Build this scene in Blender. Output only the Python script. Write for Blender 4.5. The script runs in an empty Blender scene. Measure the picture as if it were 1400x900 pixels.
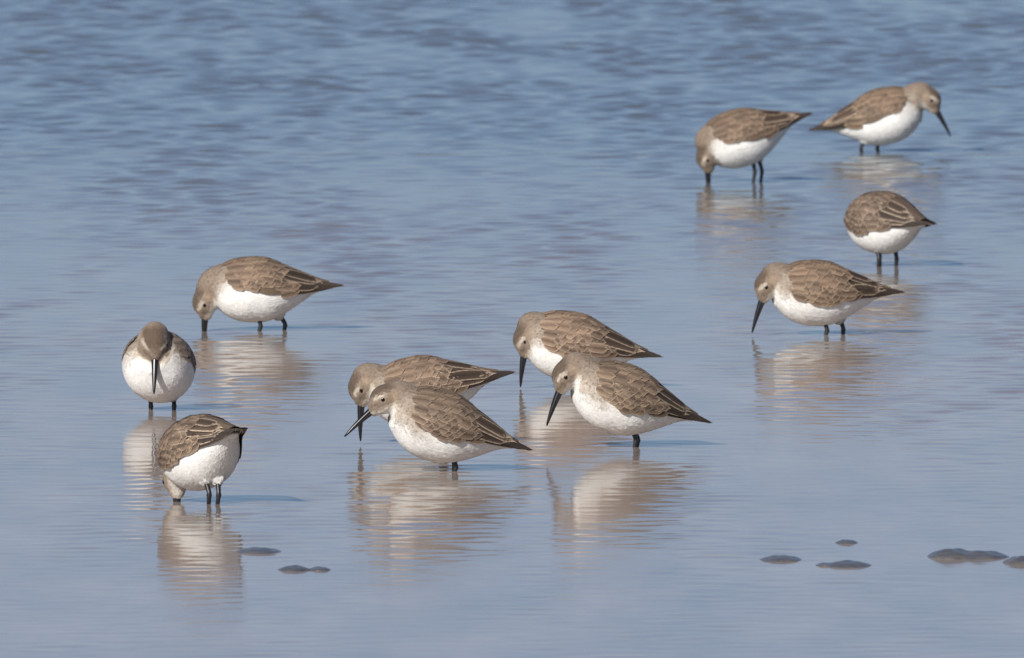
import bpy, math, random
import numpy as np
from mathutils import Vector, Matrix
R = math.radians
random.seed(7); rng = np.random.default_rng(11)
scene = bpy.context.scene
col = scene.collection

# ------------------------------------------------------------------ camera, sky, sun, exposure
CAM_H = 1.5                     # eye height of the photographer
FPX = 38700.0                   # focal length in pixels of a 1400 px wide frame (about 1000 mm)
HORIZON = -1317.0               # where the horizon lies above the frame (1400 px frame)
cam_d = bpy.data.cameras.new('camera'); cam = bpy.data.objects.new('camera', cam_d); col.objects.link(cam)
cam.location = (0, 0, CAM_H)
cam.rotation_euler = (R(90) - math.atan((450 - HORIZON) / FPX), 0, 0)
cam_d.sensor_width = 36.0; cam_d.lens = FPX / 1400 * 36
cam_d.clip_start = 0.1; cam_d.clip_end = 20000
cam_d.dof.use_dof = True; cam_d.dof.focus_distance = 30.0; cam_d.dof.aperture_fstop = 60
scene.camera = cam

SUN_EL, SUN_AZ = 30.0, 207.0    # azimuth clockwise from +Y (the view direction): behind the camera, to the left
world = bpy.data.worlds.new('World'); scene.world = world; world.use_nodes = True
wn = world.node_tree
sky = wn.nodes.new('ShaderNodeTexSky'); sky.sky_type = 'NISHITA'; sky.sun_disc = False
sky.sun_elevation = R(SUN_EL); sky.sun_rotation = R(SUN_AZ)
sky.air_density = 0.42; sky.dust_density = 0.7; sky.ozone_density = 1.8; sky.altitude = 0
wn.links.new(sky.outputs[0], wn.nodes['Background'].inputs[0])
wn.nodes['Background'].inputs[1].default_value = 0.089
sd = bpy.data.lights.new('sun', 'SUN'); sd.energy = 4.8; sd.angle = R(0.5); sd.color = (1.0, 0.965, 0.91)
sun = bpy.data.objects.new('sun', sd); col.objects.link(sun)
to_sun = Vector((math.sin(R(SUN_AZ)) * math.cos(R(SUN_EL)), math.cos(R(SUN_AZ)) * math.cos(R(SUN_EL)), math.sin(R(SUN_EL))))
sun.rotation_euler = to_sun.to_track_quat('Z', 'Y').to_euler(); sun.location = (-3, -3, 6)
scene.view_settings.view_transform = 'Standard'; scene.view_settings.look = 'None'
scene.view_settings.exposure = 0.0; scene.view_settings.gamma = 1.0
scene.render.engine = 'CYCLES'; scene.cycles.sample_clamp_indirect = 4.0

def ground(px, py):
    """a point of the water surface from its place in the 1400 x 900 photograph"""
    d = FPX * CAM_H / (py - HORIZON)
    return (px - 700) * d / FPX, d

# ------------------------------------------------------------------ materials
def new_mat(name):
    m = bpy.data.materials.new(name); m.use_nodes = True
    nt = m.node_tree; return m, nt, nt.nodes['Principled BSDF']
def node(nt, kind, **kw):
    n = nt.nodes.new(kind)
    for k, v in kw.items(): setattr(n, k, v)
    return n
def ramp(nt, fac, stops):
    r = node(nt, 'ShaderNodeValToRGB'); cr = r.color_ramp
    while len(cr.elements) < len(stops): cr.elements.new(0.5)
    for e, (p, c) in zip(cr.elements, stops):
        e.position = p; e.color = (*c, 1) if len(c) == 3 else c
    nt.links.new(fac, r.inputs[0]); return r.outputs[0]
def mixrgb(nt, fac, a, b, mode='MIX'):
    n = node(nt, 'ShaderNodeMix', data_type='RGBA', blend_type=mode)
    for v, s in ((fac, n.inputs[0]), (a, n.inputs[6]), (b, n.inputs[7])):
        if hasattr(v, 'is_output'): nt.links.new(v, s)
        elif isinstance(v, tuple): s.default_value = (*v, 1)
        else: s.default_value = v
    return n.outputs[2]
def mathn(nt, op, a, b=0.0, clamp=False):
    n = node(nt, 'ShaderNodeMath', operation=op, use_clamp=clamp)
    for v, s in ((a, n.inputs[0]), (b, n.inputs[1])):
        if hasattr(v, 'is_output'): nt.links.new(v, s)
        else: s.default_value = v
    return n.outputs[0]
def noise(nt, vec, scale, detail=2.0, rough=0.5, vscale=None):
    if vscale:
        mp = node(nt, 'ShaderNodeMapping'); mp.inputs['Scale'].default_value = vscale
        nt.links.new(vec, mp.inputs[0]); vec = mp.outputs[0]
    n = node(nt, 'ShaderNodeTexNoise'); n.inputs['Scale'].default_value = scale
    n.inputs['Detail'].default_value = detail; n.inputs['Roughness'].default_value = rough
    nt.links.new(vec, n.inputs['Vector']); return n.outputs[0]
def bump(nt, height, dist, strength=1.0):
    b = node(nt, 'ShaderNodeBump'); b.inputs['Distance'].default_value = dist; b.inputs['Strength'].default_value = strength
    nt.links.new(height, b.inputs['Height']); return b.outputs[0]

def mat_water():
    # a film of water over wet sand: dielectric gloss, the sand's colour underneath
    m, nt, p = new_mat('shallow_water')
    geo = node(nt, 'ShaderNodeNewGeometry').outputs['Position']
    n1 = noise(nt, geo, 1.0, 4, 0.62, (9.0, 1.6, 1))
    n2 = noise(nt, geo, 1.0, 2, 0.5, (1.2, 0.25, 1))
    f = mathn(nt, 'ADD', mathn(nt, 'MULTIPLY', n1, 0.72), mathn(nt, 'MULTIPLY', n2, 0.28))
    c = ramp(nt, f, [(0.34, (0.235, 0.195, 0.168)), (0.52, (0.31, 0.247, 0.207)), (0.68, (0.39, 0.31, 0.255))])
    # the bed falls away: deeper, bluer water farther out
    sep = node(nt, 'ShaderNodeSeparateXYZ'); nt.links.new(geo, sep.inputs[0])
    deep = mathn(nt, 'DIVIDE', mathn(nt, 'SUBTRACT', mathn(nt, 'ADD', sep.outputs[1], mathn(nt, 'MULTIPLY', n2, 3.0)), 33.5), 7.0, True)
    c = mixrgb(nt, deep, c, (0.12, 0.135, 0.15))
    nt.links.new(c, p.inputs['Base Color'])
    p.inputs['Roughness'].default_value = 0.07
    p.inputs['IOR'].default_value = 1.333
    fine = noise(nt, geo, 1.0, 2, 0.5, (45, 22, 1))
    nrm = bump(nt, fine, 0.0004, 0.5); nt.links.new(nrm, p.inputs['Normal'])
    # plain diffuse share of the bed colour, added to weaken the mirror reflections
    df = node(nt, 'ShaderNodeBsdfDiffuse'); nt.links.new(c, df.inputs[0])
    mx = node(nt, 'ShaderNodeMixShader'); mx.inputs[0].default_value = 0.25
    nt.links.new(p.outputs[0], mx.inputs[1]); nt.links.new(df.outputs[0], mx.inputs[2])
    nt.links.new(mx.outputs[0], nt.nodes['Material Output'].inputs[0])
    return m
def mat_sand():
    m, nt, p = new_mat('wet_sand')
    geo = node(nt, 'ShaderNodeNewGeometry').outputs['Position']
    c = ramp(nt, noise(nt, geo, 30, 4, 0.6), [(0.3, (0.10, 0.085, 0.07)), (0.7, (0.17, 0.145, 0.12))])
    nt.links.new(c, p.inputs['Base Color']); p.inputs['Roughness'].default_value = 0.5
    return m
def mat_mound():
    m, nt, p = new_mat('wet_mud')
    geo = node(nt, 'ShaderNodeNewGeometry').outputs['Position']
    c = ramp(nt, noise(nt, geo, 60, 5, 0.65), [(0.3, (0.085, 0.082, 0.085)), (0.55, (0.13, 0.122, 0.118)), (0.75, (0.18, 0.155, 0.125))])
    nt.links.new(c, p.inputs['Base Color']); p.inputs['Roughness'].default_value = 0.22
    nt.links.new(bump(nt, noise(nt, geo, 220, 4, 0.6), 0.002, 0.6), p.inputs['Normal'])
    return m
def mat_plumage():
    m, nt, p = new_mat('body_plumage')
    at = node(nt, 'ShaderNodeAttribute', attribute_name='plumage')
    oc = node(nt, 'ShaderNodeTexCoord').outputs['Object']
    st = noise(nt, oc, 1.0, 3, 0.6, (170, 420, 420))
    st2 = noise(nt, oc, 1.0, 2, 0.5, (420, 620, 300))
    # fine streaks only where the plumage is brown or streaked (alpha channel)
    k = ramp(nt, st, [(0.33, (0.70, 0.68, 0.66)), (0.5, (1, 1, 1)), (0.7, (1.15, 1.14, 1.13))])
    c1 = mixrgb(nt, at.outputs['Alpha'], at.outputs['Color'], mixrgb(nt, 1.0, at.outputs['Color'], k, 'MULTIPLY'))
    # breast streaks: dark shaft marks
    s2 = ramp(nt, st2, [(0.36, (0.58, 0.55, 0.53)), (0.47, (1, 1, 1))])
    c2 = mixrgb(nt, mathn(nt, 'MULTIPLY', at.outputs['Alpha'], 0.8), c1, mixrgb(nt, 1.0, c1, s2, 'MULTIPLY'))
    nt.links.new(c2, p.inputs['Base Color'])
    p.inputs['Roughness'].default_value = 0.85; p.inputs['Specular IOR Level'].default_value = 0.15
    p.inputs['Sheen Weight'].default_value = 0.15; p.inputs['Sheen Roughness'].default_value = 0.5
    h = noise(nt, oc, 1.0, 4, 0.62, (130, 330, 330))
    nt.links.new(bump(nt, h, 0.0012, 0.25), p.inputs['Normal'])
    return m
def mat_feather(name, shaft, mid, fringe, fr0=0.70, fr1=0.88, streak=0.6):
    # u across the vane (0..1), v from quill to tip
    m, nt, p = new_mat(name)
    uv = node(nt, 'ShaderNodeUVMap', uv_map='vane').outputs[0]
    sx = node(nt, 'ShaderNodeSeparateXYZ'); nt.links.new(uv, sx.inputs[0])
    au = mathn(nt, 'ABSOLUTE', mathn(nt, 'SUBTRACT', mathn(nt, 'MULTIPLY', sx.outputs[0], 2.0), 1.0))
    v = sx.outputs[1]
    info = node(nt, 'ShaderNodeObjectInfo')
    oc = node(nt, 'ShaderNodeTexCoord').outputs['Object']
    wob = mathn(nt, 'MULTIPLY', mathn(nt, 'SUBTRACT', noise(nt, oc, 500, 2), 0.5), 0.35)
    edge = mathn(nt, 'ADD', mathn(nt, 'MAXIMUM', au, mathn(nt, 'SUBTRACT', mathn(nt, 'MULTIPLY', v, 1.12), 0.14)), wob)
    fr = mathn(nt, 'DIVIDE', mathn(nt, 'SUBTRACT', edge, fr0), fr1 - fr0, True)
    core = mathn(nt, 'SUBTRACT', 1.0, mathn(nt, 'MULTIPLY', mathn(nt, 'ADD', au, mathn(nt, 'MULTIPLY', wob, 2.2)), 1.7), True)
    core = mathn(nt, 'MULTIPLY', core, streak)
    base = mixrgb(nt, core, mid, shaft)
    barbs = noise(nt, uv, 1.0, 2, 0.5, (6, 40, 1))
    base = mixrgb(nt, 1.0, base, ramp(nt, barbs, [(0.3, (0.78, 0.77, 0.76)), (0.7, (1.2, 1.19, 1.17))]), 'MULTIPLY')
    base = mixrgb(nt, fr, base, fringe)
    var = ramp(nt, info.outputs['Random'], [(0.0, (0.72, 0.71, 0.71)), (1.0, (1.22, 1.19, 1.15))])
    nt.links.new(mixrgb(nt, 1.0, mixrgb(nt, 1.0, base, var, 'MULTIPLY'), info.outputs['Color'], 'MULTIPLY'), p.inputs['Base Color'])
    p.inputs['Roughness'].default_value = 0.7; p.inputs['Specular IOR Level'].default_value = 0.25
    nt.links.new(bump(nt, noise(nt, uv, 1.0, 2, 0.5, (5, 60, 1)), 0.0006, 0.5), p.inputs['Normal'])
    return m
def mat_plain(name, c, rough, ior=1.5, var=0.0):
    m, nt, p = new_mat(name)
    oc = node(nt, 'ShaderNodeTexCoord').outputs['Object']
    k = ramp(nt, noise(nt, oc, 300, 3), [(0.3, tuple(x * (1 - var) for x in c)), (0.7, tuple(x * (1 + var) for x in c))])
    nt.links.new(k, p.inputs['Base Color']); p.inputs['Roughness'].default_value = rough; p.inputs['IOR'].default_value = ior
    return m
M = dict(
    water=mat_water(), sand=mat_sand(), mound=mat_mound(), plumage=mat_plumage(),
    back=mat_feather('mantle_feather', (0.105, 0.077, 0.058), (0.244, 0.184, 0.139), (0.315, 0.245, 0.190), 0.72, 1.05, 0.75),
    covert=mat_feather('covert_feather', (0.085, 0.063, 0.049), (0.230, 0.173, 0.131), (0.44, 0.36, 0.275), 0.78, 1.04, 0.88),
    tertial=mat_feather('tertial_feather', (0.042, 0.032, 0.027), (0.088, 0.065, 0.050), (0.50, 0.41, 0.32), 0.74, 0.96, 0.8),
    primary=mat_feather('primary_feather', (0.030, 0.024, 0.022), (0.050, 0.040, 0.035), (0.20, 0.16, 0.13), 0.90, 1.05, 0.5),
    tail=mat_feather('tail_feather', (0.07, 0.055, 0.045), (0.16, 0.125, 0.10), (0.5, 0.43, 0.36), 0.8, 1.0, 0.6),
    tailwhite=mat_feather('outer_tail_feather', (0.5, 0.47, 0.43), (0.72, 0.70, 0.66), (0.78, 0.76, 0.72), 0.8, 1.0, 0.3),
    bill=mat_plain('bill_horn', (0.012, 0.011, 0.012), 0.28, var=0.3),
    leg=mat_plain('leg_skin', (0.022, 0.019, 0.018), 0.38, var=0.35),
    eye=mat_plain('eye_glass', (0.006, 0.005, 0.004), 0.06, 1.45, 0.1),
)

# ------------------------------------------------------------------ mesh helpers
def mesh_from(name, V, F, smooth=True):
    me = bpy.data.meshes.new(name); me.from_pydata([tuple(map(float, v)) for v in V], [], F); me.update()
    me.polygons.foreach_set('use_smooth', np.full(len(me.polygons), smooth)); return me
def add(name, me, mat, parent=None):
    o = bpy.data.objects.new(name, me); col.objects.link(o)
    if mat is not None and not me.materials: me.materials.append(mat)
    if parent is not None: o.parent = parent
    return o
def smoothstep(a, b, x):
    t = np.clip((x - a) / (b - a), 0, 1); return t * t * (3 - 2 * t)
def loft(rings):
    """closed surface through a list of rings (each n x 3)"""
    n = len(rings[0]); V = [p for r in rings for p in r]; F = []
    for i in range(len(rings) - 1):
        for j in range(n):
            k = (j + 1) % n
            F.append((i * n + j, i * n + k, (i + 1) * n + k, (i + 1) * n + j))
    V += [np.mean(rings[0], axis=0), np.mean(rings[-1], axis=0)]
    a, b = len(V) - 2, len(V) - 1; o = (len(rings) - 1) * n
    for j in range(n):
        k = (j + 1) % n
        F.append((k, j, a)); F.append((o + j, o + k, b))
    return V, F
def tube(pts, ra, rb=None, n=10, side=None):
    """rings round a polyline; ra along 'side', rb across"""
    pts = [np.array(p, float) for p in pts]; rb = rb or ra; rings = []
    for i, p in enumerate(pts):
        t = pts[min(i + 1, len(pts) - 1)] - pts[max(i - 1, 0)]; t /= np.linalg.norm(t)
        s = np.array(side if side is not None else (0, 1, 0), float); s -= t * s.dot(t); s /= np.linalg.norm(s)
        u = np.cross(t, s)
        rings.append(np.array([p + ra[i] * math.cos(a) * s + rb[i] * math.sin(a) * u for a in np.linspace(0, 2 * math.pi, n, endpoint=False)]))
    return loft(rings)
def ellipsoid(c, r, axes, nu=20, nv=12):
    c = np.array(c, float); V, F = [], []
    for i in range(1, nv):
        th = math.pi * i / nv
        for j in range(nu):
            ph = 2 * math.pi * j / nu
            q = (math.cos(th) * r[0], math.sin(th) * math.cos(ph) * r[1], math.sin(th) * math.sin(ph) * r[2])
            V.append(c + sum(q[k] * axes[k] for k in range(3)))
    for i in range(nv - 2):
        for j in range(nu):
            k = (j + 1) % nu
            F.append((i * nu + j, i * nu + k, (i + 1) * nu + k, (i + 1) * nu + j))
    V += [c + axes[0] * r[0], c - axes[0] * r[0]]; a, b = len(V) - 2, len(V) - 1; o = (nv - 2) * nu
    for j in range(nu):
        k = (j + 1) % nu; F.append((k, j, a)); F.append((o + j, o + k, b))
    return V, F
def merge(parts):
    V, F = [], []
    for v, f in parts:
        o = len(V); V += list(v); F += [tuple(i + o for i in q) for q in f]
    return V, F

# ------------------------------------------------------------------ the eleven birds: where they stand and how they hold themselves
DEPTH = 0.022                   # water over the sand
# foot px, heading, body centre (x, z), pitch, head centre (x, y, z), bill direction, size, feet (x offset left, x offset right), neck sag
BIRDS = [
    dict(px=(220.5, 561), tint=(1.05, 1.08, 1.14), rz=258, c=(0.004, 0.0465), pitch=10, breast=0.35, flank=0.5, head=(0.056, 0.006, 0.0765), bill=(0.40, 0.05, -0.92), feet=(0.0, 0.004), spread=0.0125, fluff=1.04,
         label='sandpiper facing the camera head-on, white round belly, bill pointing straight down'),
    dict(px=(366, 452), tint=(1.02, 0.97, 0.92), rz=191, c=(0.008, 0.0475), pitch=-3, flank=0.9, breast=0.1, head=(0.0735, 0.0, 0.0345), bill=(0.08, 0.0, -1.0), feet=(0.018, -0.017), spread=0.010,
         label='left-facing sandpiper at far left with its bill plunged into the water, pointed tail'),
    dict(px=(288, 690), tint=(1.0, 0.97, 0.94), rz=116, c=(0.018, 0.0535), pitch=-17, roll=-2, chin=0.45, head=(0.058, 0.012, 0.0250), breast=0.1, bill=(-0.05, 0.0, -1.0), feet=(0.003, -0.003), spread=0.0025,
         label='nearest sandpiper, seen from behind with raised rump and head bowed under its breast'),
    dict(px=(598, 607), tint=(1.05, 1.0, 0.96), rz=191, c=(0.012, 0.0565), pitch=-12, breast=0.8, head=(0.0815, 0.0, 0.0620), bill=(0.10, 0.0, -1.0), feet=(0.002, -0.006), spread=0.009,
         label='sandpiper probing with a vertical bill, half hidden behind another sandpiper at centre'),
    dict(px=(613, 645), tint=(0.90, 0.87, 0.84), rz=194, c=(0.004, 0.0455), pitch=14, breast=1.1, head=(0.0680, 0.0, 0.0765), bill=(0.79, 0.0, -0.61), feet=(0.0, -0.004), spread=0.004,
         label='centre foreground sandpiper with its dark bill held slanting forward above the water'),
    dict(px=(798, 531), tint=(1.08, 1.02, 0.97), rz=190, c=(0.008, 0.0455), pitch=6, breast=0.3, head=(0.0640, 0.0, 0.0560), bill_len=0.034, bill=(0.20, 0.0, -0.98), feet=(0.0, -0.006), spread=0.009,
         label='sandpiper partly hidden behind the one right of centre, white edge on its wingtip'),
    dict(px=(861, 612), tint=(0.95, 0.92, 0.87), rz=197, c=(0.004, 0.0495), pitch=14, breast=0.9, head=(0.0700, 0.0, 0.0785), bill=(0.44, 0.0, -0.90), feet=(0.0, -0.005), spread=0.004,
         label='sandpiper right of centre in front, streaked breast, bill angled down to the left'),
    dict(px=(1136, 458), tint=(1.0, 0.94, 0.88), rz=193, c=(0.009, 0.0480), pitch=-1, breast=0.35, head=(0.0745, 0.0, 0.0590), bill=(0.38, 0.0, -0.92), feet=(0.015, -0.015), spread=0.009,
         label='left-facing sandpiper on the right standing on two apart legs, bill tip touching water'),
    dict(px=(1211, 364), tint=(0.86, 0.84, 0.83), rz=125, c=(-0.002, 0.0525), pitch=-2, head=(0.048, -0.022, 0.045), bill=(0.35, -0.35, -0.87), feet=(0.001, -0.001), spread=0.0125,
         label='round sandpiper on the right turned away with no head visible, two straight legs'),
    dict(px=(1033, 249), tint=(0.95, 0.90, 0.85), rz=196, c=(0.014, 0.0600), pitch=-19, chin=0.3, flank=1.0, breast=0.1, head=(0.0655, 0.0, 0.0345), bill=(0.0, 0.0, -1.0), feet=(0.009, -0.007), spread=0.008,
         label='distant blurred sandpiper bowed forward, head in the water and tail cocked up'),
    dict(px=(1195, 208), tint=(0.90, 0.85, 0.80), rz=-9, c=(0.006, 0.0465), pitch=10, chin=0.4, flank=1.0, breast=0.2, head=(0.0750, 0.0, 0.0725), bill=(0.56, 0.0, -0.83), feet=(0.010, -0.012), spread=0.009,
         label='farthest sandpiper, the only one facing right, at the upper right'),
]
for b in BIRDS: b['pos'] = ground(*b['px'])

# ------------------------------------------------------------------ water: one sheet to the horizon, rippled where it is near
def axis(dense0, dense1, step, ends, grow=1.22):
    a = list(np.arange(dense0, dense1 + step * 0.5, step)); lo, hi = [], []
    s, x = step, a[0]
    while x > ends[0]: s *= grow; x -= s; lo.append(x)
    s, x = step, a[-1]
    while x < ends[1]: s *= grow; x += s; hi.append(x)
    return np.array(lo[::-1] + a + hi)
xs = axis(-1.25, 1.25, 0.0105, (-6000, 6000))
y1 = axis(25.0, 38.0, 0.0088, (-3000, 38.0)); y2 = axis(38.0115, 47.0, 0.0115, (38.0, 9000))
ys = np.concatenate([y1, y2])
X, Y = np.meshgrid(xs, ys)
sx = np.gradient(xs); sy = np.gradient(ys)
SP = np.maximum(sx[None, :], sy[:, None])
def waves(n, l0, l1, spread, seed, power=0.0):
    r = np.random.default_rng(seed); H = np.zeros_like(X); tot = 0.0
    for i in range(n):
        lam = math.exp(r.uniform(math.log(l0), math.log(l1))); th = r.normal(0, spread); ph = r.uniform(0, 2 * math.pi)
        k = 2 * math.pi / lam; s = lam ** power; tot += s * s / 2
        kx, ky = k * math.sin(th), k * math.cos(th)
        cut = np.clip((lam / SP - 3.0) / 2.0, 0, 1)
        H += s / k * cut * np.sin(kx * X + ky * Y + ph)
    return H / math.sqrt(tot)
def field(seed, lx, ly, n=14):
    r = np.random.default_rng(seed); H = np.zeros_like(X)
    for i in range(n):
        H += np.sin(X * 2 * math.pi / lx * r.normal(0, 1) + Y * 2 * math.pi / ly * r.normal(0, 1) + r.uniform(0, 6.28))
    return H / math.sqrt(n / 2)
patch = np.clip(1.0 + 0.55 * field(3, 0.5, 2.5), 0.25, 2.4)
patch2 = np.clip(1.0 + 0.28 * field(5, 0.35, 2.2), 0.3, 2.0)
sF = 0.0062 + 0.0086 * smoothstep(27.4, 29.2, Y) + 0.014 * smoothstep(30.5, 34, Y) + 0.012 * smoothstep(35, 43, Y)
sC = 0.0012 + 0.005 * smoothstep(31, 37, Y) + 0.050 * smoothstep(34.5, 42, Y)
Z = waves(44, 0.034, 0.10, 0.85, 21) * sF * patch + waves(60, 0.046, 0.14, 1.15, 22, 0.1) * sC * patch2
near_leg = np.ones_like(X)
for b in BIRDS:                                             # faint rings where legs and bills break the surface
    bx, by = b['pos']; r = np.hypot(X - bx, Y - by)
    m = r < 0.35
    Z[m] += 0.00020 * np.exp(-r[m] / 0.06) * np.sin(2 * math.pi * r[m] / 0.045)
nx, ny = len(xs), len(ys)
me = bpy.data.meshes.new('water')
co = np.stack([X, Y, Z], -1).reshape(-1, 3).astype(np.float32)
idx = np.arange(nx * ny, dtype=np.int32).reshape(ny, nx)
quads = np.stack([idx[:-1, :-1], idx[:-1, 1:], idx[1:, 1:], idx[1:, :-1]], -1).reshape(-1, 4)
me.vertices.add(len(co)); me.vertices.foreach_set('co', co.ravel())
me.loops.add(quads.size); me.loops.foreach_set('vertex_index', quads.ravel())
me.polygons.add(len(quads)); me.polygons.foreach_set('loop_start', np.arange(0, quads.size, 4, dtype=np.int32))
me.polygons.foreach_set('use_smooth', np.ones(len(quads), bool)); me.update(calc_edges=True)
water = add('water', me, M['water']); water['kind'] = 'structure'
bed = add('sand_bed', mesh_from('sand_bed', [(-6000, -3000, -DEPTH), (6000, -3000, -DEPTH), (6000, 9000, -DEPTH), (-6000, 9000, -DEPTH)], [(0, 1, 2, 3)]), M['sand'])
bed['kind'] = 'structure'

# ------------------------------------------------------------------ wet mud mounds just breaking the surface
def mound(px, py, wpx, hgt, dep, seed, lobes, label):
    x, y = ground(px, py); sc = (py - HORIZON) / CAM_H; w = wpx / sc / 2
    r = np.random.default_rng(seed); V, F = [], []
    nr, na = 14, 40
    ph = r.uniform(0, 6.28, 6)
    for i in range(nr + 1):
        q = i / nr
        for j in range(na):
            a = 2 * math.pi * j / na
            rr = 1 + 0.10 * math.sin(2 * a + ph[0]) + 0.07 * math.sin(3 * a + ph[1]) + 0.04 * math.sin(5 * a + ph[2])
            X_, Y_ = math.cos(a) * q * rr, math.sin(a) * q * rr
            top = 0.0
            for (lx, lr, lh) in lobes: top = max(top, lh * max(0.0, 1 - (((X_ - lx) / lr) ** 2 + (Y_ / 0.9) ** 2) ** 1.1) ** 0.8)
            z = 0.62 * hgt * top * (1 + 0.12 * math.sin(9 * X_ + ph[3]) * math.sin(8 * Y_ + ph[4])) - hgt * 0.12
            if i == nr: z = -DEPTH
            V.append((X_ * w * 1.18, Y_ * dep, z + DEPTH))
    for i in range(nr):
        for j in range(na):
            k = (j + 1) % na; F.append((i * na + j, (i + 1) * na + j, (i + 1) * na + k, i * na + k))
    o = add('mud_mound', mesh_from('mud_mound', V, F), M['mound']); o.location = (x, y, -DEPTH)
    o['label'] = label; o['category'] = 'mound'; o['group'] = 'mud mounds breaking the shallow water'
mound(353, 755, 72, 0.0075, 0.05, 1, [(0, 0.8, 1)], 'smooth low dark mound beside the nearest sandpiper\'s reflection')
mound(414, 780, 70, 0.0080, 0.04, 2, [(-0.30, 0.58, 1), (0.55, 0.42, 0.75)], 'two-humped dark mound at lower left, farther from the bird\'s reflection')
mound(1068, 766, 70, 0.0080, 0.05, 3, [(0, 0.75, 1)], 'leftmost smooth dark mound of the group at lower right')
mound(1158, 743, 36, 0.0060, 0.03, 4, [(0, 0.8, 1)], 'smallest dark mound, lying above the others at lower right')
mound(1160, 774, 84, 0.0090, 0.05, 5, [(0.0, 0.7, 1), (-0.6, 0.35, 0.6)], 'medium brownish mound directly below the smallest one at lower right')
mound(1322, 762, 112, 0.0155, 0.06, 6, [(-0.3, 0.55, 1), (0.25, 0.7, 0.8)], 'largest mound near the right edge with wet light at its foot')
mound(1398, 770, 60, 0.0120, 0.045, 7, [(0, 0.8, 1)], 'dark mound cut off by the right edge of the picture')

# ------------------------------------------------------------------ bird: plumage shared by all
BODY = np.array([  # x, zc, half height, half width
    (-0.078, -0.002, 0.0025, 0.0050), (-0.064, 0.0015, 0.0085, 0.0110), (-0.046, -0.0005, 0.0170, 0.0190), (-0.026, -0.001, 0.0278, 0.0288),
    (-0.006, -0.001, 0.0355, 0.0355), (0.014, 0.000, 0.0370, 0.0370), (0.032, 0.001, 0.0340, 0.0345), (0.047, 0.003, 0.0265, 0.0275), (0.058, 0.005, 0.0165, 0.0175)])
WING = np.array([
    (-0.108, -0.002, 0.0020, 0.0035), (-0.088, -0.001, 0.0045, 0.0070), (-0.068, 0.000, 0.0100, 0.0128), (-0.047, 0.001, 0.0188, 0.0212),
    (-0.026, 0.000, 0.0293, 0.0306), (-0.006, 0.000, 0.0372, 0.0376), (0.014, 0.000, 0.0390, 0.0392), (0.032, 0.002, 0.0352, 0.0362), (0.048, 0.004, 0.0270, 0.0290), (0.060, 0.006, 0.018, 0.020)])
def cubic(tab, x):
    """smooth interpolation of table rows over x"""
    xs_ = tab[:, 0]; x = np.clip(x, xs_[0], xs_[-1]); out = []
    for c in (1, 2, 3):
        y = tab[:, c]; m = np.gradient(y, xs_); i = np.clip(np.searchsorted(xs_, x) - 1, 0, len(xs_) - 2)
        h = xs_[i + 1] - xs_[i]; t = (x - xs_[i]) / h
        out.append((2*t**3 - 3*t**2 + 1) * y[i] + (t**3 - 2*t**2 + t) * h * m[i] + (-2*t**3 + 3*t**2) * y[i+1] + (t**3 - t**2) * h * m[i+1])
    return out
def wing_point(x, phi, off):
    zc, h, w = cubic(WING, x)
    return np.stack([x, w * np.sin(phi) + off * np.sin(phi), zc + h * np.cos(phi) + off * np.cos(phi)], -1)
def feather_mesh(name, x0, phi, L, W, dphi=0.0, pointed=0.0, lift=0.0018, mat=None, jit=0.0):
    nu, nv = 5, 8
    v = np.linspace(0, 1, nv)
    prof = np.minimum(1, 0.55 + 1.6 * v) * (1 - np.clip((v - (0.62 - 0.3 * pointed)) / (0.38 + 0.3 * pointed), 0, 1) ** (2.4 - 0.9 * pointed)) ** 0.6
    prof[-1] = max(prof[-1], 0.10)
    V, UV = [], []
    for i in range(nv):
        x = x0 - v[i] * L
        _, h, w = cubic(WING, np.array([x])); r = float(max(0.006, (h[0] + w[0]) / 2))
        for j in range(nu):
            u = -1 + 2 * j / (nu - 1)
            ph = R(phi + dphi * v[i]) + u * W / 2 * prof[i] / r
            xx = x + 0.06 * L * (u * u) * (v[i] > 0.8)
            off = 0.0003 + lift * v[i] + 0.00016 * u + jit
            V.append(wing_point(np.array([xx]), np.array([ph]), off)[0]); UV.append(((u + 1) / 2, v[i]))
    F = [(i * nu + j, i * nu + j + 1, (i + 1) * nu + j + 1, (i + 1) * nu + j) for i in range(nv - 1) for j in range(nu - 1)]
    out = []
    for s in (1, -1):
        me = mesh_from(name, [(p[0], s * p[1], p[2]) for p in V], F if s == 1 else [q[::-1] for q in F])
        ul = me.uv_layers.new(name='vane')
        for poly in me.polygons:
            for li in poly.loop_indices: ul.data[li].uv = UV[me.loops[li].vertex_index]
        me.materials.append(mat); out.append(me)
    return out
FEATHERS = []           # (name, [left mesh, right mesh])
def F_(name, mat, x0, phi, L, W, **k):
    x0 += random.uniform(-1, 1) * 0.0016; phi += random.uniform(-2, 2); L *= random.uniform(0.94, 1.08); W *= random.uniform(0.92, 1.1)
    FEATHERS.append((name, x0, phi, feather_mesh(name, x0, phi, L, W, mat=mat, **k)))
for ph, L in ((74, 0.060), (83, 0.068), (91, 0.065), (98, 0.055)):
    F_('primary_feather', M['primary'], -0.034, ph, L, 0.0085, dphi=-3, pointed=0.8, lift=0.0006)
for i, x0 in enumerate((-0.018, -0.010, -0.002, 0.006)):
    F_('greater_covert', M['covert'], x0, 99 - i * 0.5, 0.026, 0.0100, dphi=-3, lift=0.0007)
for i, x0 in enumerate((-0.019, -0.011, -0.003)):
    F_('greater_covert', M['covert'], x0, 86, 0.026, 0.0105, dphi=0, lift=0.0007)
for ph, x0, L in ((80, -0.017, 0.050), (68, -0.016, 0.056), (56, -0.015, 0.058), (44, -0.014, 0.054), (31, -0.014, 0.046)):
    F_('tertial_feather', M['tertial'], x0, ph, L, 0.0130, dphi=2, pointed=0.35, lift=0.0007)
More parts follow.
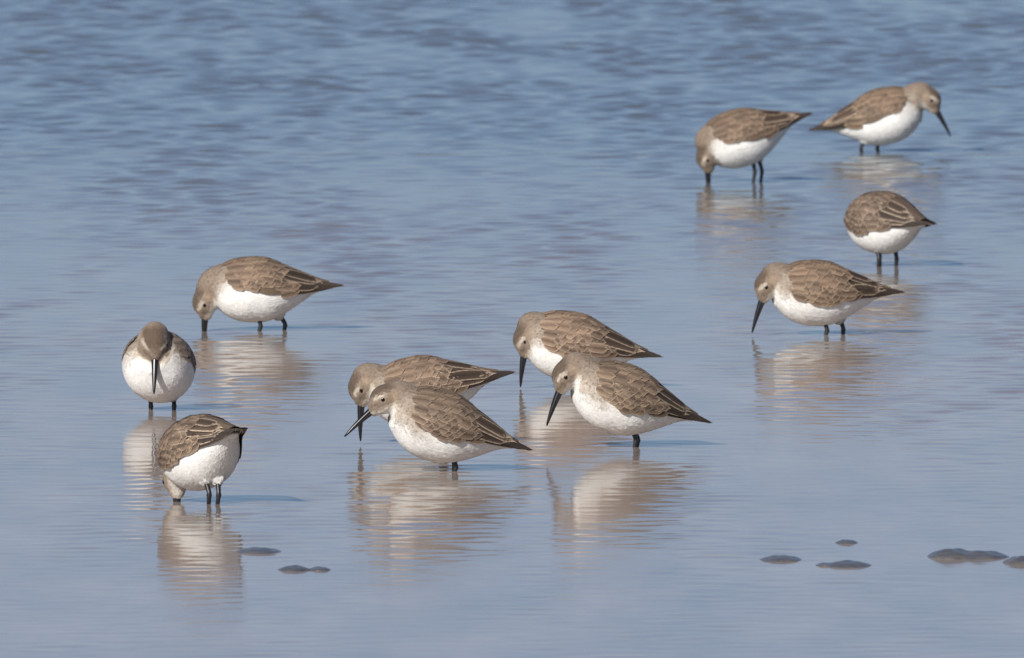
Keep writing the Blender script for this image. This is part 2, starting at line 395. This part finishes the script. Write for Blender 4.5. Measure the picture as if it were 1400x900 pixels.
for r_, ph in enumerate((101, 93, 85, 77)):
    for i in range(6):
        F_('median_covert', M['covert'], 0.004 + i * 0.0078 + (0.004 if r_ % 2 else 0) - 0.001 * r_, ph - i * 1.2, 0.0165, 0.0098, dphi=3, lift=0.0007)
for r_, ph in enumerate((66, 52, 37)):
    for i in range(6):
        F_('scapular_feather', M['back'] if i > 1 else M['covert'], -0.004 + i * 0.0090 + (0.0045 if r_ % 2 else 0), ph, 0.026 - 0.0010 * i, 0.0150 - 0.0006 * i, dphi=5, lift=0.0007)
for r_, ph in enumerate((22, 7)):
    for i in range(6):
        F_('mantle_feather', M['back'], -0.006 + i * 0.0098 + (0.004 if r_ % 2 else 0), ph, 0.021, 0.0125, dphi=3, lift=0.0007)
TAIL = []
for i, ph in enumerate((4, 22, 42)):
    TAIL.append(('tail_feather', feather_mesh('tail_feather', -0.052, ph, 0.046 - 0.003 * i, 0.0100, pointed=0.2, lift=-0.0016 - 0.0006 * i, mat=M['tail'], jit=-0.0026)))
TAIL.append(('outer_tail_feather', feather_mesh('outer_tail_feather', -0.050, 70, 0.040, 0.0090, pointed=0.3, lift=-0.001, mat=M['tailwhite'], jit=-0.0028)))
def wing_base_mesh(s):
    """the folded wing's own surface under the feathers"""
    xs_ = np.linspace(0.040, -0.080, 24); V, F = [], []; n = 12
    for x in xs_:
        lo = 98 - 20 * smoothstep(-0.01, 0.04, x)
        for ph in np.linspace(1, lo, n):
            p = wing_point(np.array([x]), np.array([R(ph)]), 0.0)[0]; V.append((p[0], s * p[1], p[2]))
    for i in range(len(xs_) - 1):
        for j in range(n - 1):
            q = (i * n + j, i * n + j + 1, (i + 1) * n + j + 1, (i + 1) * n + j); F.append(q if s == 1 else q[::-1])
    me = mesh_from('wing', V, F); ul = me.uv_layers.new(name='vane')
    for poly in me.polygons:
        for li in poly.loop_indices:
            vi = me.loops[li].vertex_index; ul.data[li].uv = (0.5 + 0.3 * ((vi % n) / n - 0.5), 0.4)
    me.materials.append(M['back']); return me
WBASE = [wing_base_mesh(1), wing_base_mesh(-1)]

BROWN = np.array((0.236, 0.180, 0.137)); DARK = np.array((0.135, 0.098, 0.072)); WHITE = np.array((0.86, 0.85, 0.815))
BUFF = np.array((0.34, 0.255, 0.18)); GREY = np.array((0.38, 0.315, 0.25)); PALE = np.array((0.62, 0.55, 0.45))

def voxel_body(parts, name):
    V, F = merge(parts); me0 = mesh_from(name + '_raw', V, F)
    o = bpy.data.objects.new('raw', me0); col.objects.link(o)
    r = o.modifiers.new('r', 'REMESH'); r.mode = 'VOXEL'; r.voxel_size = 0.0018; r.use_smooth_shade = True
    s = o.modifiers.new('s', 'SMOOTH'); s.factor = 0.5; s.iterations = 9
    dg = bpy.context.evaluated_depsgraph_get(); dg.update()
    me = bpy.data.meshes.new_from_object(o.evaluated_get(dg)); me.name = name
    bpy.data.objects.remove(o); bpy.data.meshes.remove(me0)
    me.polygons.foreach_set('use_smooth', np.ones(len(me.polygons), bool)); me.materials.clear(); return me
def mixc(c, col_, w): return c * (1 - w[:, None]) + col_ * w[:, None]

def make_bird(b, k):
    rs = np.random.default_rng(100 + k)
    root = bpy.data.objects.new('sandpiper', None); col.objects.link(root)
    root.empty_display_size = 0.05
    tint = b.get('tint', (1, 1, 1))
    root.location = (b['pos'][0], b['pos'][1], -DEPTH); root.rotation_euler = (0, 0, R(b['rz']))
    root['label'] = b['label']; root['category'] = 'bird'; root['group'] = 'sandpipers feeding in the shallows'
    UP = np.array((0, 0, DEPTH)); fl = b.get('fluff', 1.0)
    cx, cz = b['c']; p = R(b['pitch'])
    Rb = np.array([[math.cos(p), 0, -math.sin(p)], [0, 1, 0], [math.sin(p), 0, math.cos(p)]])     # columns: body axes in bird space
    ro = R(b.get('roll', 0)); Rb = Rb @ np.array([[1, 0, 0], [0, math.cos(ro), -math.sin(ro)], [0, math.sin(ro), math.cos(ro)]])
    C = np.array((cx, 0, cz)) + UP
    def bw(q): return (np.asarray(q) @ Rb.T) + C
    head = np.array(b['head'], float) + UP; f = np.array(b['bill'], float); f /= np.linalg.norm(f)
    # head axes: forward tilts up from the bill a little, up, left
    left = np.cross((0, 0, 1.0), f); left = left - f * left.dot(f)
    left = np.array((0, 1.0, 0)) if np.linalg.norm(left) < 0.05 or abs(f[0]) < 0.12 else left / np.linalg.norm(left)
    if left[1] < 0: left = -left
    left -= f * left.dot(f); left /= np.linalg.norm(left)
    up = np.cross(f, left)
    a = R(12); fw = f * math.cos(a) + up * math.sin(a); uh = up * math.cos(a) - f * math.sin(a)
    # --- body, neck and head in one surface
    rings = []
    for x in np.linspace(BODY[0, 0], BODY[-1, 0], 30):
        zc, h, w = [float(t) for t in cubic(BODY, np.array(x).reshape(1))] if False else [float(t[0]) for t in cubic(BODY, np.array([x]))]
        rings.append(np.array([bw((x, w * fl * math.cos(t), zc + h * math.sin(t) * (fl if math.sin(t) < 0 else 1))) for t in np.linspace(0, 2 * math.pi, 28, endpoint=False)]))
    parts = [loft(rings)]
    n0 = bw((0.026, 0, 0.006)); n3 = head - fw * 0.004
    n1 = bw((0.056, 0, 0.016)); 
    n2 = head - fw * 0.020 + uh * 0.002
    pts, rad = [], []
    for t in np.linspace(0, 1, 12):
        q = n0 * (1-t)**3 + 3 * n1 * t * (1-t)**2 + 3 * n2 * t*t * (1-t) + n3 * t**3
        pts.append(q); rad.append(0.0275 * (1 - t) + 0.0132 * t - 0.0022 * math.sin(math.pi * t) - max(0.0, 0.006 * (0.25 - t)))
    pts = [np.array(q) for q in pts]
    ax = (np.array((1, 0, 0)), np.array((0, 1, 0)), np.array((0, 0, 1)))
    for q, r in zip(pts, rad): parts.append(ellipsoid(q, (r, r * 0.95, r), ax, 18, 10))
    parts.append(ellipsoid(head, (0.0176, 0.0142, 0.0154), (fw, left, uh)))
    parts.append(ellipsoid(head + f * 0.011 - uh * 0.001, (0.0120, 0.0088, 0.0088), (f, left, up)))
    parts.append(ellipsoid(head + f * 0.017 - uh * 0.001, (0.0070, 0.0056, 0.0058), (f, left, up)))
    fx = b['feet']; sp = b['spread']; belly = bw((0, 0, -0.034 * fl))[2]
    hips = []
    for s, x in ((1, fx[0]), (-1, fx[1])):
        hx = 0.8 * x; hp = np.array((hx, s * max(sp, 0.006), belly + 0.0085)); hips.append(hp)
        parts.append(ellipsoid(hp, (0.0080, 0.0070, 0.0110), ax, 14, 8))
    me = voxel_body(parts, 'body')
    n = len(me.vertices); P = np.empty(n * 3, np.float32); me.vertices.foreach_get('co', P); P = P.reshape(-1, 3).astype(float)
    # --- plumage pattern
    nb = rs.uniform(0, 6.28, 8)
    wob = 0.5 * np.sin(P[:, 0] * 420 + nb[0]) + 0.5 * np.sin(P[:, 2] * 510 + P[:, 1] * 260 + nb[1])
    q = (P - C) @ Rb                                                     # body frame
    zc, h, w = cubic(BODY, q[:, 0])
    phi = np.degrees(np.arctan2(np.abs(q[:, 1]) / w, (q[:, 2] - zc) / h))
    fk = b.get('flank', 0.0); bs = b.get('breast', 0.5)
    upper = 1 - smoothstep(84 - 22 * fk, 97 - 22 * fk, phi + 3 * wob)
    upper *= smoothstep(-0.085, -0.04, q[:, 0]) * 0.3 + 0.7
    c = mixc(np.repeat(WHITE[None], n, 0), BROWN, upper)
    fr = smoothstep(0.030 - 0.016 * bs, 0.046 - 0.008 * bs, q[:, 0]) * (1 - smoothstep(82 + 22 * bs, 106 + 30 * bs, phi + 6 * wob)) * (1 - 0.6 * fk)     # grey-washed breast sides
    c = mixc(c, GREY, np.clip(fr * 0.85 * (1 - upper * 0.5), 0, 1))
    streak = np.maximum(upper * 0.6, smoothstep(0.026 - 0.014 * bs, 0.04, q[:, 0]) * (1 - smoothstep(95 + 20 * bs, 115 + 40 * bs, phi)) * (1 - 0.7 * fk))
    # neck
    D = np.min(np.stack([np.linalg.norm(P - pt, axis=1) - r for pt, r in zip(pts[3:], rad[3:])]), 0)
    nk = 1 - smoothstep(0.000, 0.006, D)
    ax_n = pts[-1] - pts[3]; ax_n /= np.linalg.norm(ax_n)
    dors = np.cross(ax_n, np.array((0, 1.0, 0)))
    rel = P - pts[6]; hd = (rel @ dors) / 0.022
    ncol = mixc(np.repeat((GREY * 0.85)[None], n, 0), BROWN, smoothstep(-0.1, 0.5, hd + 0.1 * wob))
    ncol = mixc(ncol, PALE, 1 - smoothstep(-1.0, -0.35, hd + 0.1 * wob))
    c = mixc(c, ncol, nk); streak = np.maximum(streak, nk * 0.9)
    # head
    g = P - head; A, B, Cc = g @ fw / 0.0175, g @ uh / 0.0165, np.abs(g @ left) / 0.0155
    hw = 1 - smoothstep(1.05, 1.45, np.sqrt((A * 0.8) ** 2 + B ** 2 + Cc ** 2) - 0.35 * np.clip(A, 0, 2))
    hc = np.repeat((BROWN * 1.0)[None], n, 0)
    hc = mixc(hc, DARK * 0.85, smoothstep(0.34, 0.66, B + 0.08 * wob) * smoothstep(-1.1, -0.3, A))
    hc = mixc(hc, BUFF, smoothstep(0.5, 0.0, np.hypot((A + 0.32) / 0.9, B - 0.02)))               # warm ear coverts
    hc = mixc(hc, PALE, smoothstep(0.17, 0.05, np.abs(B - 0.36 - 0.05 * A)) * smoothstep(-0.1, 0.25, A) * smoothstep(0.3, 0.55, Cc) * 0.65)   # pale brow
    hc = mixc(hc, PALE * 1.02, smoothstep(-0.20, -0.50, B + 0.06 * wob) * smoothstep(-0.8, 0.1, A) * b.get('chin', 1.0))               # cheek
    hc = mixc(hc, WHITE * 0.95, smoothstep(-0.40, -0.68, B) * smoothstep(-0.35, 0.1, A) * b.get('chin', 1.0))          # chin and throat
    hc = mixc(hc, DARK, smoothstep(0.12, 0.04, np.abs(B - 0.10 + 0.12 * A)) * smoothstep(0.5, 0.75, A) * (1 - smoothstep(1.5, 1.7, A)) * 0.75)   # lores
    c = mixc(c, hc, hw); streak = streak * (1 - hw) + hw * 0.45
    # thighs stay white
    rgba = np.concatenate([np.clip(c, 0, 1), np.clip(streak, 0, 1)[:, None]], 1).astype(np.float32)
    at = me.attributes.new('plumage', 'FLOAT_COLOR', 'POINT'); at.data.foreach_set('color', rgba.ravel())
    body = add('body', me, M['plumage'], root)
    # --- soft contour feathers over the body: thousands of tiny vanes, one mesh
    N = np.empty(n * 3, np.float32); me.vertices.foreach_get('normal', N); N = N.reshape(-1, 3).astype(float)
    keep = np.where(~((phi < 80 - 18 * fk) & (q[:, 0] < 0.030) & (q[:, 0] > -0.095)) & (q[:, 0] > -0.066) & (P[:, 2] > DEPTH + 0.001) & (np.linalg.norm(P - (head + f * 0.021), axis=1) > 0.0055)
                    & (np.linalg.norm(np.stack([g @ fw - 0.0050, g @ uh - 0.0022], 1), axis=1) > 0.0034))[0]
    pick = rs.choice(keep, min(len(keep), 3600), replace=False)
    Vs, Fs, Cs, Ns = [], [], [], []
    back_dir = -Rb[:, 0]
    for i in pick:
        hh = hw[i]; kk = max(nk[i] * 0.9, hh)
        d = back_dir * (1 - kk) + (-f * hh - ax_n * (1 - hh)) * kk + np.array((0, 0, -0.10)) + rs.normal(0, 0.16, 3)
        nn = N[i]; d = d - nn * d.dot(nn); ld = np.linalg.norm(d)
        if ld < 0.2: continue
        d /= ld; sd_ = np.cross(nn, d)
        L_ = (0.0082 * (1 - kk) + 0.0042 * kk) * rs.uniform(0.7, 1.25); W_ = L_ * rs.uniform(0.30, 0.42)
        up0, up1 = 0.0002, rs.uniform(0.0001, 0.0004) * (1 - 0.5 * kk)
        tone = rs.uniform(0.94, 1.06); col_i = np.append(np.clip(rgba[i, :3] * tone, 0, 1), rgba[i, 3] * 0.8); o = len(Vs)
        p0 = P[i] - d * L_ * 0.45
        for v_, wv in ((0.0, 0.45), (0.4, 1.0), (0.75, 0.85), (1.0, 0.25)):
            c0 = p0 + d * L_ * v_ + nn * (up0 + up1 * v_ - (L_ * (v_ - 0.45)) ** 2 / (0.070 - 0.036 * kk))
            Vs += [c0 - sd_ * W_ * wv, c0 + sd_ * W_ * wv]; Cs += [col_i, col_i]; Ns += [nn, nn]
        Fs += [(o, o + 2, o + 3, o + 1), (o + 2, o + 4, o + 5, o + 3), (o + 4, o + 6, o + 7, o + 5)]
    cm = mesh_from('contour_feathers', Vs, Fs); ca = cm.attributes.new('plumage', 'FLOAT_COLOR', 'POINT')
    ca.data.foreach_set('color', np.array(Cs, np.float32).ravel())
    cm.normals_split_custom_set_from_vertices([tuple(v_ + 0.05 * rs.normal(0, 1, 3)) for v_ in Ns])      # soft down: shades with the body under it
    cf = add('contour_feathers', cm, M['plumage'], body); cf['kind'] = 'stuff'
    # --- eyes
    for s in (1, -1):
        ep = head + fw * 0.0050 + uh * 0.0022 + left * s * 0.0125
        v_, f_ = ellipsoid(ep, (0.0022, 0.0016, 0.0022), (fw, left, uh), 14, 8)
        add('eye', mesh_from('eye', v_, f_), M['eye'], root)
    # --- bill: two mandibles, a little decurved
    L = b.get('bill_len', 0.038); base = head + f * 0.0165 - uh * 0.0010
    ts = np.linspace(0, 1, 12)
    def curve(t, o): return base + f * (L + 0.004) * t - up * (0.0030 * t * t) + up * o * (1 - 0.8 * t)
    ra = [0.0032 * (1 - t) ** 0.8 + 0.0011 for t in ts]; rb = [0.0026 * (1 - t) ** 0.9 + 0.0008 for t in ts]
    rb[-1] *= 0.6; ra[-1] *= 0.6
    v_, f_ = tube([curve(t, 0.0014) for t in ts], ra, rb, 12, left); bill = add('bill', mesh_from('bill', v_, f_), M['bill'], root)
    v_, f_ = tube([curve(t * 0.985, -0.0014) for t in ts], [r * 0.9 for r in ra], [r * 0.75 for r in rb], 12, left)
    add('lower_mandible', mesh_from('lower_mandible', v_, f_), M['bill'], bill)
    # --- legs and feet
    for s, x, hp in ((1, fx[0], hips[0]), (-1, fx[1], hips[1])):
        foot = np.array((x, s * sp, 0.0012)); ank = foot + (hp - foot) * 0.60 + np.array((-0.0060 + rs.uniform(-0.002, 0.002), 0, 0))
        P_ = [hp + (0, 0, 0.004), hp * 0.6 + ank * 0.4, ank + (0.0003, 0, 0.003), ank, ank * 0.92 + foot * 0.08, ank * 0.5 + foot * 0.5, foot * 0.92 + ank * 0.08, foot]
        rr = [0.0042, 0.0029, 0.0024, 0.0029, 0.0024, 0.0020, 0.0021, 0.0024]
        v_, f_ = tube(P_, rr, None, 10); leg = add('leg', mesh_from('leg', v_, f_), M['leg'], root)
        out, top = [], []
        for ang, ln in ((-38, 0.017), (0, 0.021), (38, 0.017), (178, 0.006)):
            for da, r in ((-40, 0.0028), (-5, ln), (5, ln), (40, 0.0028)):
                out.append((foot[0] + r * math.cos(R(ang + da)), foot[1] + r * math.sin(R(ang + da))))
        m_ = len(out); V = [(x_, y_, 0.0002) for x_, y_ in out] + [(x_, y_, 0.0012) for x_, y_ in out] + [(foot[0], foot[1], 0.0002), (foot[0], foot[1], 0.0030)]
        F = []
        for i in range(m_):
            j = (i + 1) % m_; F += [(i, j, m_ + j, m_ + i), (j, i, 2 * m_), (m_ + i, m_ + j, 2 * m_ + 1)]
        add('foot', mesh_from('foot', V, F, False), M['leg'], leg)
    # --- folded wings with their feathers, tail
    rot = Matrix([[*map(float, Rb[i]), float(C[i])] for i in range(3)] + [[0, 0, 0, 1]])
    for si, s in enumerate((1, -1)):
        wg = add('wing', WBASE[si], None, root); wg.matrix_local = rot; wg.color = (*tint, 1)
        droop = rs.normal(0, 1.2)
        for name, x0, ph, mm in FEATHERS:
            if fk > 0.3 and ((x0 > -0.004 and ph > 82) or (x0 > -0.012 and ph > 92)): continue      # white flank plumage laid over the wing's edge
            fo = add(name, mm[si], None, wg)
            fo.rotation_euler = (R(rs.normal(0, 1.1) + s * droop * 0.3), R(rs.normal(0, 0.10)), R(rs.normal(0, 0.10)))
            fo.color = (*tint, 1)
            fo.location = (rs.normal(0, 0.0006), 0, 0)
    tl = bpy.data.meshes.new('tail'); rings = []
    for x in np.linspace(-0.050, -0.088, 8):
        t_ = (x + 0.050) / -0.038
        zc, h, w = [float(q_[0]) for q_ in cubic(WING, np.array([x]))]
        rings.append(np.array([(x, w * 0.62 * math.cos(t), zc + h * 0.30 + (0.0035 - 0.0022 * t_) * math.sin(t)) for t in np.linspace(0, 2 * math.pi, 14, endpoint=False)]))
    v_, f_ = loft(rings); tail = add('tail', mesh_from('tail', v_, f_), M['primary'], root); tail.matrix_local = rot
    tail.data.uv_layers.new(name='vane')
    for name, mm in TAIL:
        for si in (0, 1): add(name, mm[si], None, tail)
    return root
for k, b in enumerate(BIRDS): make_bird(b, k)
